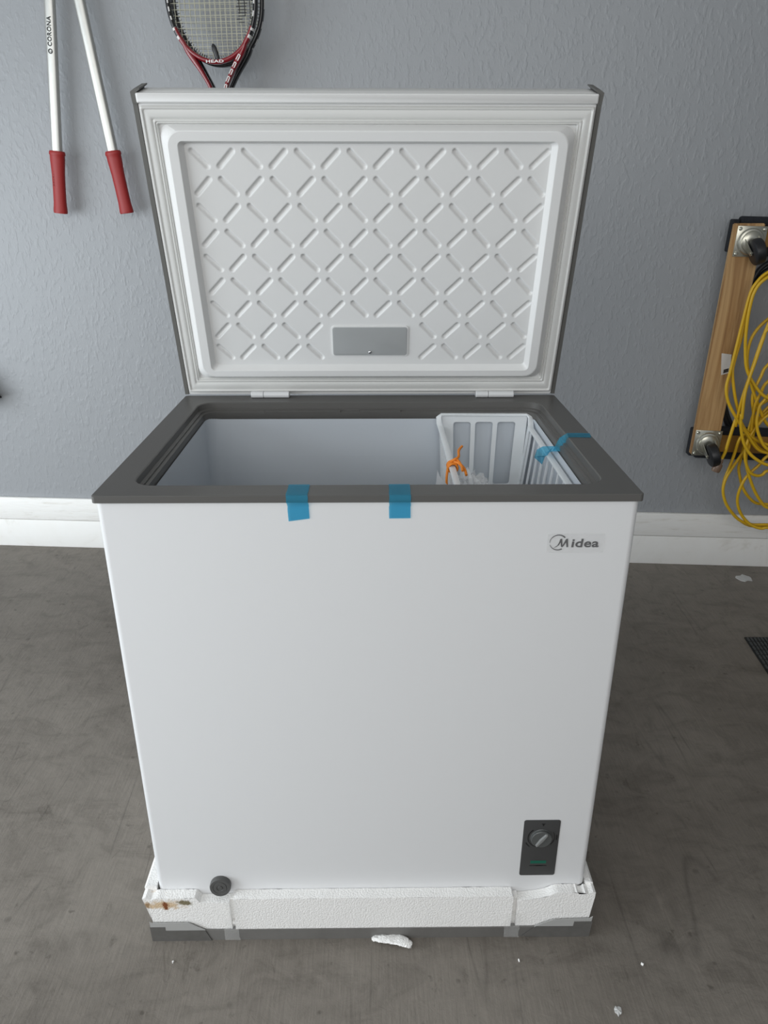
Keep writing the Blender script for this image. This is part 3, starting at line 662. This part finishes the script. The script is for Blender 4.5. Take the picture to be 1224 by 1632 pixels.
# ------------------------------------------------------------------ two tennis rackets, one behind the other
def racket(name, label, off, pxc, pyc, hwpx, bottom, parts_front):
    O = onw(pxc, pyc, off); bot = onw(*bottom, off); axis = (bot - O); Bh = axis.length; dn = axis.normalized(); sd = (dn.cross(WN)).normalized()
    if sd.dot(WT) < 0: sd = -sd
    A = (onw(pxc + hwpx, pyc, off) - O).length; r = .0062; dep = .0115
    t = thing(name, label, 'racket', O + V((0, 0, 0)))
    def P_(a, b_, w_=0): return O + sd * a - dn * b_ + WN * w_
    def head(a0, a1, n=60, k=1.0, rr=r, w_=0):
        out = []
        for i in range(n + 1):
            an = math.radians(a0 + (a1 - a0) * i / n); ca, sa = math.cos(an), math.sin(an)
            sq = math.copysign(abs(sa) ** .94, sa)
            out.append(P_((A - rr) * k * ca, (Bh - rr) * k * sq * (1 if sa < 0 else 1.0), w_))
        return out
    return t, P_, head, A, Bh, r, dep, sd, dn
def build_racket(front, name, label, off, pxc, pyc, hwpx, bottom):
    t, P_, head, A, Bh, r, dep, sd, dn = racket(name, label, off, pxc, pyc, hwpx, bottom, front)
    low = 'racket_red' if front else 'racket_black'
    bm = B(); sweep(bm, head(-38, 218, 90), r, dep, WN, n=12, p4=2.6); obj('head_frame', bm, 'racket_black', t, 50)
    bm = B(); sweep(bm, head(-142, -38, 50), r * 1.02, dep * 1.02, WN, n=12, p4=2.6); obj('bridge', bm, low, t, 50)
    # throat arms running into the handle
    for s in (-1, 1):
        a = math.radians(-34); st_ = [P_(s * (A - r) * math.cos(math.radians(x)), (Bh - r) * math.sin(math.radians(x))) for x in (-28, -36, -44)]
        arm = catmull(st_ + [P_(s * A * .60, -Bh * .80), P_(s * A * .44, -Bh * .985), P_(s * A * .30, -Bh * 1.16), P_(s * A * .17, -Bh * 1.36), P_(s * .012, -Bh * 1.62), P_(s * .011, -Bh * 1.75)], 5)
        n = len(arm); bm = B(); ra = [r * (.9 + .45 * math.exp(-((i / n - .42) / .14) ** 2)) for i in range(n)]
        sweep(bm, arm, ra, [dep * 1.04] * n, WN, n=12, p4=2.6); obj('throat_arm', bm, low, t, 50)
        if front and s > 0:                                   # white lettering blocks on the right arm
            bm = B()
            for i0, i1, k in ((17, 19, .6), (20, 22, .6), (23, 25, .5), (26, 28, .5), (29, 31, .5)):
                if i1 < n:
                    p, q = arm[i0], arm[i1]; d_ = (q - p).normalized(); wv = d_.cross(WN).normalized()
                    for sg in (-1, 1): beam(bm, p + wv * sg * .0028 + WN * dep * 1.05, q + wv * sg * .0028 + WN * dep * 1.05, wv * .0011, WN * .0005)
                    beam(bm, p + WN * dep * 1.05 - wv * .0036, p + WN * dep * 1.05 + wv * .0036, d_ * .0011, WN * .0005)
            obj('arm_lettering', bm, 'decal', t)
    # handle
    h0, h1 = P_(0, -Bh * 1.66), P_(0, -Bh * 1.66 - .23); bm = B(); sweep(bm, [h0, h0 + (h1 - h0) * .06, h0 + (h1 - h0) * .9, h0 + (h1 - h0) * .94, h1], [.013, .016, .0165, .019, .019], [.0125, .014, .0145, .0165, .0165], WN, n=8); obj('handle_grip', bm, 'wheel', t, 20)
    # strings
    bm = B(); ns = 16; sp = 2 * (A - .012) / (ns + .6)
    for k in range(ns):
        a = (k - (ns - 1) / 2) * sp; e = math.sqrt(max(0, 1 - (a / (A - r)) ** 2)) * (Bh - r)
        pts = [P_(a, -e + 2 * e * j / 24, .0006 * (1 if (j + k) % 2 else -1)) for j in range(25)]; sweep(bm, pts, .00085, n=5)
    nc = 19; spc = 2 * (Bh - .016) / (nc + .8)
    for k in range(nc):
        b_ = (k - (nc - 1) / 2) * spc; e = math.sqrt(max(0, 1 - (b_ / (Bh - r)) ** 2)) * (A - r)
        sweep(bm, [P_(-e, b_), P_(e, b_)], .00075, n=5)
    obj('string_bed', bm, 'string', t, 60)
    # grommet nubs inside the frame
    bm = B()
    for k in range(56):
        an = -176 + 172 * k / 55; p = head(an, an + .1, 1, 1, r * 2.2)[0]; q = head(an, an + .1, 1, 1, r * 3.1)[0]; sweep(bm, [p, q], .0008, n=6)
    obj('grommets', bm, 'racket_black', t)
    # white bands on the frame
    for a0, a1, w_ in (((-35, -38.5, 1.0), (-28, -30.5, 1.0), (-13, -18, .55), (-2, -7, .55), (9, 2, .55), (215, 218.5, 1), (206.5, 209, 1), (196, 199.5, .6), (188, 192, .6), (181, 185, .55), (173, 178, .55)) if front else ((-50, -44, .4), (-40, -34, .4), (-62, -56, .4), (-24, -18, .4), (230, 236, .4), (-8, 0, .4))):
        pts = head(a0, a1, 6); bm = B()
        if w_ > .9: sweep(bm, pts, r * 1.06, dep * 1.06, WN, n=12, p4=2.6)
        else:
            c_ = P_(0, 0)
            ps = [p + (c_ - p).normalized() * (r * (.35 if front else -.95)) + WN * (dep * (.93 if front else .2)) for p in pts]; sweep(bm, ps, .0022 if front else .0012, .0018, WN, n=8)
        obj('white_band', bm, 'decal', t, 60)
    if front:
        bc = head(-90, -89.9, 1)[0] + WN * (dep * 1.03) - sd * .002; 
        bm = text_bm('HEAD', .0095, frame3(bc, sd, -dn, WN), .0004, .0003, sx=1.9, space=1.1); obj('bridge_lettering', bm, 'decal', t)
        p0 = P_(.006, -Bh * .945, .002); p1 = P_(-.006, -Bh * .69, .003); bm = B()
        sweep(bm, [p0 + (p1 - p0) * k for k in (0, .15, .45, .7, .9, 1)], [.004, .0062, .0068, .0072, .0052, .0015], [.002, .0035, .004, .004, .003, .001], WN, n=12); obj('dampener', bm, 'wheel', t, 60)
        bm = B()                                              # black stencil patch on the strings
        for k in range(5):
            b_ = -Bh * .02 - k * spc; 
            beam(bm, P_(A * (.52 + .04 * (k % 2)), b_ + spc * .5, .001), P_(A * (.84 - .05 * k + (.05 if k == 3 else 0)), b_ + spc * .5, .001), dn * .0010, WN * .0009)
            beam(bm, P_(A * .56, b_, .001), P_(A * (.80 - .03 * k), b_, .001), dn * .0008, WN * .0009)
        for k in range(3): beam(bm, P_(A * (.59 + k * .115), Bh * .05, .001), P_(A * (.59 + k * .115), -Bh * (.26 + .04 * k), .001), sd * .0009, WN * .0009)
        obj('stencil_mark', bm, 'mark', t)
    return t, P_, A, Bh
f_, P1, A1, B1 = build_racket(True, 'tennis_racket', 'red and black tennis racket with pale strings hanging on the wall, in front', .125, 336.5, -6, 74, (345.5, 103))
b_, P2, A2, B2 = build_racket(False, 'tennis_racket', 'black tennis racket hanging directly behind the red and black one', .092, 346.5, -4, 75, (353, 108))
bm = B(); tp_ = P2(0, B2 - .010, 0); q_ = P1(0, B1 - .010, 0)
mid_ = (tp_ + q_) / 2; z_ = min(tp_.z, q_.z) - .008
base = V((mid_.x, 0, z_)); base = W0 + WT * ((mid_ - W0).dot(WT)) + V((0, 0, z_))
sweep(bm, catmull([base - WN * .003, base + WN * .06, base + WN * .138, base + WN * .150 + V((0, 0, .02))], 5), .0045, n=8)
tag(obj('wall_hook', bm, 'zinc', smooth=60, origin=base), 'long metal wall hook carrying both tennis rackets', 'hook')

# ------------------------------------------------------------------ furniture dolly hanging on the wall
fo = .085
q4 = [onw(1172, 356, fo), onw(1220.5, 356, fo), onw(1140.5, 727, fo), onw(1100.5, 724, fo)]
dc = (q4[0] + q4[1] + q4[2] + q4[3]) / 4
dl_ = thing('furniture_dolly', 'pine furniture dolly with casters and carpeted ends, hung upright behind the yellow cord', 'dolly', dc)
dax = ((q4[0] + q4[1]) - (q4[2] + q4[3])).normalized(); dsd = dax.cross(WN).normalized()
if dsd.dot(WT) < 0: dsd = -dsd
th_ = .020
def plank(name, quad, th, m='pine', notch=None):
    bm = B(); poly_prism(bm, quad, WN * -th)
    bmesh.ops.bevel(bm, geom=bm.edges[:], offset=.0025, segments=2, affect='EDGES'); return obj(name, bm, m, dl_, 40)
plank('side_rail', q4, th_)
wA = (q4[1] - q4[0]).length; wB = (q4[2] - q4[3]).length; SPAN = .50
q5 = [p + dsd * SPAN for p in q4]; plank('side_rail', q5, th_)
# cross boards behind the rails, wrapped in carpet at their outer faces
def cross(pc, hh):
    a = pc - dsd * .016; b_ = pc + dsd * (SPAN + wA + .012)
    return a, b_
top_c = (q4[0] + q4[1]) / 2 - dsd * wA / 2; bot_c = (q4[3] + q4[2]) / 2 - dsd * wB / 2
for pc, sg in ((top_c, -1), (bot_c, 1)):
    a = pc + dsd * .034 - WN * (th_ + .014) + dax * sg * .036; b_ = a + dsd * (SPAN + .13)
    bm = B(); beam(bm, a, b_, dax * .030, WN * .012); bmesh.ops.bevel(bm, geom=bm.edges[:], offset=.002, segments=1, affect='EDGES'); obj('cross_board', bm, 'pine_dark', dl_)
    for k2 in (0,):                                   # carpet sleeves left of, above and below the wood
        for o_, hh in ((.041, .014), (-.041, .014)):
            bm = B(); sweep(bm, [a - dsd * .010 + dax * o_, a - dsd * .006 + dax * o_, b_ + dax * o_], [hh * .8, hh, hh], [.012, .016, .016], WN, n=12, p4=3); obj('carpet_pad', bm, 'carpet', dl_, 60)
    bm = B(); ee = a - dsd * .024; beam(bm, ee - dax * .046, ee + dax * .046, dsd * .010, WN * .015); bmesh.ops.bevel(bm, geom=bm.edges[:], offset=.003, segments=1, affect='EDGES'); obj('carpet_pad', bm, 'carpet', dl_)
# casters
def caster(c, sd_, tilt):
    ct = obj('caster_plate', box(B(), c + WN * .0015, (.086, .003, .086), frame3((0, 0, 0), sd_, -WN, dax).to_3x3(), .0010), 'zinc', dl_, 30)
    for a in (-1, 1):
        for b2_ in (-1, 1):
            bm = B(); lathe(bm, [(.0052, 0), (.0052, .003), (.003, .0052)], frame3(c + WN * .003 + sd_ * a * .035 + dax * b2_ * .035, sd_, dax, WN), 12); obj('bolt', bm, 'zinc', ct, 40)
    bm = B(); lathe(bm, [(.037, .002), (.038, .006), (.035, .011), (.030, .012), (.029, .016), (.023, .019), (.010, .020), (.004, .020)], frame3(c + WN * .002, sd_, dax, WN), 32); obj('swivel', bm, 'zinc', ct, 40)
    # wheel hangs downward off the swivel
    ax_ = (sd_ * math.cos(tilt) + dax * math.sin(tilt)).normalized(); dn_ = ax_.cross(WN).normalized()
    if dn_.z > 0: dn_ = -dn_
    wc = c + WN * .050 + dn_ * .026
    for s in (-1, 1):
        bm = B(); o_ = ax_ * s * .0180
        poly_prism(bm, [c + WN * .018 + o_ - dn_ * .016, c + WN * .018 + o_ + dn_ * .020, wc + o_ + dn_ * .008 - WN * .002, wc + o_ + dn_ * .006 + WN * .007, wc + o_ - dn_ * .006 + WN * .007], ax_ * s * .0022); obj('fork', bm, 'zinc', ct)
    bm = B(); sweep(bm, [wc - ax_ * .022, wc + ax_ * .022], .0045, n=10); obj('axle', bm, 'zinc', ct, 40)
    Xw = frame3(wc, WN, dn_, ax_); bm = B(); lathe(bm, [(.010, -.0150), (.032, -.0145), (.0365, -.0110), (.038, 0), (.0365, .0110), (.032, .0145), (.010, .0150)], Xw, 36); obj('wheel', bm, 'wheel', ct, 40)
sd2 = dsd
caster(onw(1195, 385, fo), sd2, .30); caster(onw(1126.5, 706, fo), sd2, .30)
caster(onw(1194, 386, fo) + dsd * SPAN, sd2, -.2); caster(onw(1124.5, 707, fo) + dsd * SPAN, sd2, .1)
bm = B(); lb_ = [onw(1150, 563, fo + .0006), onw(1166, 565, fo + .0006), onw(1162.5, 594, fo + .0006), onw(1149, 598, fo + .0006)]
poly_prism(bm, lb_, WN * .0003); lab = obj('price_label', bm, 'label', dl_)
bm = B()
for k in range(7): beam(bm, lb_[3] + (lb_[2] - lb_[3]) * (.25 + k * .09) + V((0, 0, .004)) + WN * .0005, lb_[3] + (lb_[2] - lb_[3]) * (.25 + k * .09) + V((0, 0, .016)) + WN * .0005, WT * (.0007 + .0004 * (k % 2)), WN * .0002)
obj('barcode', bm, 'mark', lab)['kind'] = 'stuff'; bm = B(); beam(bm, lb_[0] + V((.004, 0, -.02)) + WN * .0004, lb_[0] + V((.024, 0, -.02)) + WN * .0004, V((0, 0, .0006)), WN * .0002)
obj('printed_line', bm, 'mark', lab)
bm = B(); hp = (q4[0] + q4[1]) / 2 + dsd * .20; hb_ = W0 + WT * ((hp - W0).dot(WT)) + V((0, 0, hp.z - .105))
sweep(bm, catmull([hb_ - WN * .003, hb_ + WN * .07, hb_ + WN * .10, hb_ + WN * .105 + V((0, 0, .03))], 5), .006, n=8)
tag(obj('wall_hook', bm, 'zinc', smooth=60, origin=hb_), 'metal wall hook under the upper carpeted board of the dolly', 'hook')
# black cable hank behind the yellow cord
bm = B(); cpts = []
for (x, y) in ((1224, 418), (1210, 428), (1200, 442), (1190, 460), (1180, 485), (1174, 510)): cpts.append(onw(x + 2, y, .022))
ctr = onw(1290, 500, .022)
full = cpts + [onw(1160, 560, .022), onw(1154, 640, .022), onw(1185, 692, .022), onw(1290, 694, .022), onw(1340, 620, .022), onw(1350, 520, .022), onw(1335, 450, .022), onw(1290, 408, .022), onw(1250, 404, .022)]
sweep(bm, catmull(full, 6, True), .0075, n=10, closed=True); 
full2 = [p + WT * (.010 if i_ < 4 else -.004) - V((0, 0, .014)) + WN * .001 for i_, p in enumerate(full)]; sweep(bm, catmull(full2, 6, True), .0075, n=10, closed=True)
tag(obj('black_cable', bm, 'wheel', smooth=60, origin=onw(1250, 404, .022)), 'black cable loops hanging behind the yellow extension cord', 'cable')

# ------------------------------------------------------------------ yellow extension cord
Z2 = lambda x, y: (1040 + x * .33094, 320 + y * .33094)
Z4 = lambda x, y: (1130 + x * .13487, 640 + y * .13487)
hook = (1292, 398)
cp_ = []
def P2s(l, f): return [f(*p) for p in l]
paths = [
 (P2s([(556, 345), (500, 395), (470, 450), (440, 560), (410, 680), (375, 820), (355, 900), (365, 970), (400, 1040), (440, 1100), (500, 1190), (556, 1215)], Z2), .150),
 (P2s([(556, 368), (495, 430), (465, 530), (450, 640), (447, 720), (455, 815), (500, 900), (556, 950)], Z2), .162),
 (P2s([(556, 360), (480, 440), (455, 540), (430, 650), (395, 770), (385, 830), (395, 930), (410, 1000), (430, 1075), (480, 1140), (556, 1175)], Z2), .140),
 (P2s([(556, 570), (480, 655), (455, 760), (470, 860), (500, 960), (556, 1080)], Z2), .132),
 (P2s([(556, 620), (535, 660), (500, 760), (455, 890), (440, 960), (430, 1050)], Z2) + P2s([(380, 150), (378, 300), (405, 470), (470, 600), (570, 690), (697, 750)], Z4), .170),
 (P2s([(556, 790), (520, 850), (495, 900), (480, 960)], Z2) + P2s([(540, 300), (470, 500), (360, 660), (250, 820), (190, 930), (165, 1050), (190, 1180), (260, 1300), (360, 1400), (500, 1452), (697, 1455)], Z4), .120),
 (P2s([(697, 640), (590, 750), (450, 880), (370, 1020), (335, 1160), (360, 1290), (430, 1400), (520, 1470), (620, 1500), (697, 1490)], Z4), .128),
 (P2s([(697, 70), (600, 200), (490, 350), (370, 430), (300, 620), (240, 780), (185, 920), (165, 1050), (195, 1190), (270, 1310), (380, 1415), (500, 1470), (697, 1478)], Z4), .108),
 (P2s([(556, 960), (500, 1000), (470, 1080)], Z2) + P2s([(370, 700), (350, 790), (365, 890), (400, 1020), (470, 1130), (560, 1200), (697, 1215)], Z4), .100),
 (P2s([(556, 870), (520, 930), (490, 1000)], Z2) + P2s([(480, 500), (440, 620), (440, 740), (480, 900), (540, 1060), (620, 1190), (697, 1255)], Z4), .138),
 (P2s([(697, 160), (560, 300), (470, 440), (430, 580), (430, 700), (480, 830), (560, 875), (630, 865), (697, 820)], Z4), .146),
 (P2s([(640, 0), (575, 150), (565, 280), (600, 420), (697, 565)], Z4), .158),
 (P2s([(697, 120), (600, 230), (540, 330), (520, 430), (560, 520), (620, 570), (697, 600)], Z4), .128),
]
bm = B(); cord_th = thing('extension_cord', 'yellow extension cord coiled in a loose hank on the wall, over the dolly', 'cord', onw(1290, 398, .11))
for k, (pp, o_) in enumerate(paths):
    x0, y0_ = pp[0]; x1, y1_ = pp[-1]; mx_ = 1340 + (k * 13) % 50
    close = [(x1 + 30, y1_ + 4), (mx_, y1_ - (y1_ - y0_) * .18), (mx_ + 10, (y0_ + y1_) / 2), (mx_, y0_ + (y1_ - y0_) * .2), (x0 + 40, y0_ - 22 if y0_ > 480 else y0_ - 14)]
    al = pp + close; pts = [onw(x, y, o_ + .004 * math.sin(i * .9 + k)) for i, (x, y) in enumerate(al)]
    sweep(bm, catmull(pts, 5, True), .0050, n=8, closed=True)
pd = P2s([(556, 600), (520, 690), (470, 840), (430, 960), (400, 1085)], Z2) + P2s([(320, 200), (240, 440), (190, 600), (140, 695)], Z4)
al = [(1300, 402), (1262, 430), (1240, 480)] + pd; pts = [onw(x, y, .165 - .02 * (i > 6)) for i, (x, y) in enumerate(al)]
sweep(bm, catmull(pts, 5), .0052, n=8)
obj('cord_loops', bm, 'yellow', cord_th, 60)
pe = pts[-1]; pdn = (pts[-1] - pts[-2]).normalized()
bm = B(); sweep(bm, [pe - pdn * .006, pe + pdn * .004, pe + pdn * .010, pe + pdn * .014, pe + pdn * .034, pe + pdn * .040], [.006, .009, .008, .0135, .0150, .0130], [.006, .009, .008, .010, .011, .010], WN, n=14); plg = obj('plug', bm, 'plug', cord_th, 45)
hk = onw(1292, 398, 0); bm = B(); sweep(bm, catmull([hk - WN * .003, hk + WN * .10, hk + WN * .19, hk + WN * .20 + V((0, 0, .03))], 5), .006, n=8)
tag(obj('wall_hook', bm, 'zinc', smooth=60, origin=hk), 'long metal wall hook carrying the yellow cord', 'hook')

# ------------------------------------------------------------------ things on the floor
# ribbed mat
a, b_, c_ = onz(1186, 1017), onz(1224, 1075), onz(1224, 1017)
ex = (c_ - a).normalized(); ey = (b_ - a).normalized(); mw, ml = .62, .95
fm = thing('floor_mat', 'black ribbed rubber floor mat on the concrete at the right edge', 'mat', a + ex * mw / 2 + ey * ml / 2)
def mp(u, v, z=0): return a + ex * u + ey * v + V((0, 0, z))
bm = B(); poly_prism(bm, [mp(0, 0), mp(mw, 0), mp(mw, ml), mp(0, ml)], (0, 0, .0035)); obj('backing', bm, 'mat', fm)
M['rib'] = mat('mat_rib_carpet', (.075, .077, .077), .9, bump=(500, 1, .003))
bm = B(); k = .004
while k < mw - .008:
    nb = 40
    for j in range(nb):
        v0 = .006 + (ml - .012) * j / nb; v1 = v0 + (ml - .012) / nb * .78
        poly_prism(bm, [mp(k, v0, .003), mp(k + .0055, v0, .003), mp(k + .0055, v1, .003), mp(k, v1, .003)], (0, 0, .0035))
    k += .0105
o = obj('pile_ribs', bm, 'rib', fm); o['kind'] = 'stuff'
# foam splinter in front of the base
bm = B(); fl = [(593, 1497, .006), (600, 1495, .010), (612, 1496.5, .012), (627, 1497, .012), (642, 1500, .011), (650, 1504, .009), (656, 1508, .006)]
pts = [onz(x, y, z * .55) for x, y, z in fl]; sweep(bm, catmull(pts, 4), [.0035, .0045, .006, .0065, .007, .007, .0075, .008, .0085, .0085, .009, .0095, .010, .010, .0105, .0105, .0105, .010, .0095, .009, .0085, .008, .007, .006, .0035], [.003] * 25, (0, 0, 1), n=10)
for v in bm.verts: v.co += V([random.uniform(-.0009, .0009) for _ in range(3)])
zmin = min(v.co.z for v in bm.verts)
for v in bm.verts: v.co.z -= zmin
tag(obj('foam_splinter', bm, 'foam', smooth=25, origin=onz(625, 1502)), 'white splinter of foam lying on the concrete just in front of the base', 'foam piece')
def flake(px, py, rx, ry, label, name, m='flake', h=.0016, seed=0):
    rs = random.Random(seed); c = onz(px, py); n = 13; bm = B()
    pts = [c + V((rx * math.cos(a) * rs.uniform(.6, 1.15), ry * math.sin(a) * rs.uniform(.6, 1.15), 0)) for a in [2 * math.pi * k / n for k in range(n)]]
    vt = [bm.verts.new(p) for p in pts]; vu = [bm.verts.new(p + V((0, 0, h * rs.uniform(.5, 1.8)))) for p in pts]; ct = bm.verts.new(c + V((0, 0, h * 2.2)))
    bm.faces.new(vt)
    for k in range(n): bm.faces.new((vt[k], vt[(k + 1) % n], vu[(k + 1) % n], vu[k])); bm.faces.new((vu[k], vu[(k + 1) % n], ct))
    tag(obj(name, bm, m, origin=c), label, 'scrap')
flake(1187, 922, .030, .026, 'white torn scrap lying on the concrete near the wall, behind the mat', 'torn_scrap', seed=3)
flake(985, 1612, .0065, .0085, 'small round pale chip on the concrete at the bottom right', 'pale_chip', seed=5)
flake(1023.5, 1537, .0025, .003, 'tiny white crumb on the concrete, right of the foam splinter', 'foam_crumb', 'foam', seed=6)
flake(827, 1531, .0018, .0035, 'tiny white crumb on the concrete, between the splinter and the pale chip', 'foam_crumb', 'foam', seed=8)
flake(276, 1533, .0018, .0030, 'tiny white crumb on the concrete below the left end of the foam base', 'foam_crumb', 'foam', seed=9)

# made-up broom shape past the left edge, added to cast a soft shadow into view
o0 = onw(-47, 596, .03)
hb = thing('shadow_prop', 'unseen dark broom shape beyond the left edge, added to cast a soft shadow on the wall', 'shadow prop', o0)
bm = B(); sweep(bm, [o0 + V((0, 0, .30)), o0 + V((0, 0, .05)), o0 + V((0, 0, .0))], [.011, .013, .02], [.011, .013, .016], WN, n=12); obj('handle', bm, 'wheel', hb, 60)
bm = B(); poly_prism(bm, [wallp(o0.dot(WT) - W0.dot(WT) + a, o0.z + z, .012) for a, z in ((-.03, .01), (.03, .01), (.040, -.04), (.085, -.085), (.0, -.10), (-.06, -.09))], WN * .075); obj('shadow_wedge', bm, 'carpet', hb)
bm = B(); hh = wallp(o0.dot(WT) - W0.dot(WT), o0.z + .30, 0); sweep(bm, catmull([hh - WN * .003, hh + WN * .03, hh + WN * .05, hh + WN * .055 + V((0, 0, .02))], 5), .004, n=8)
tag(obj('wall_hook', bm, 'zinc', smooth=60, origin=hh), 'unseen metal wall hook added past the left edge to carry the shadow-casting shape', 'hook')
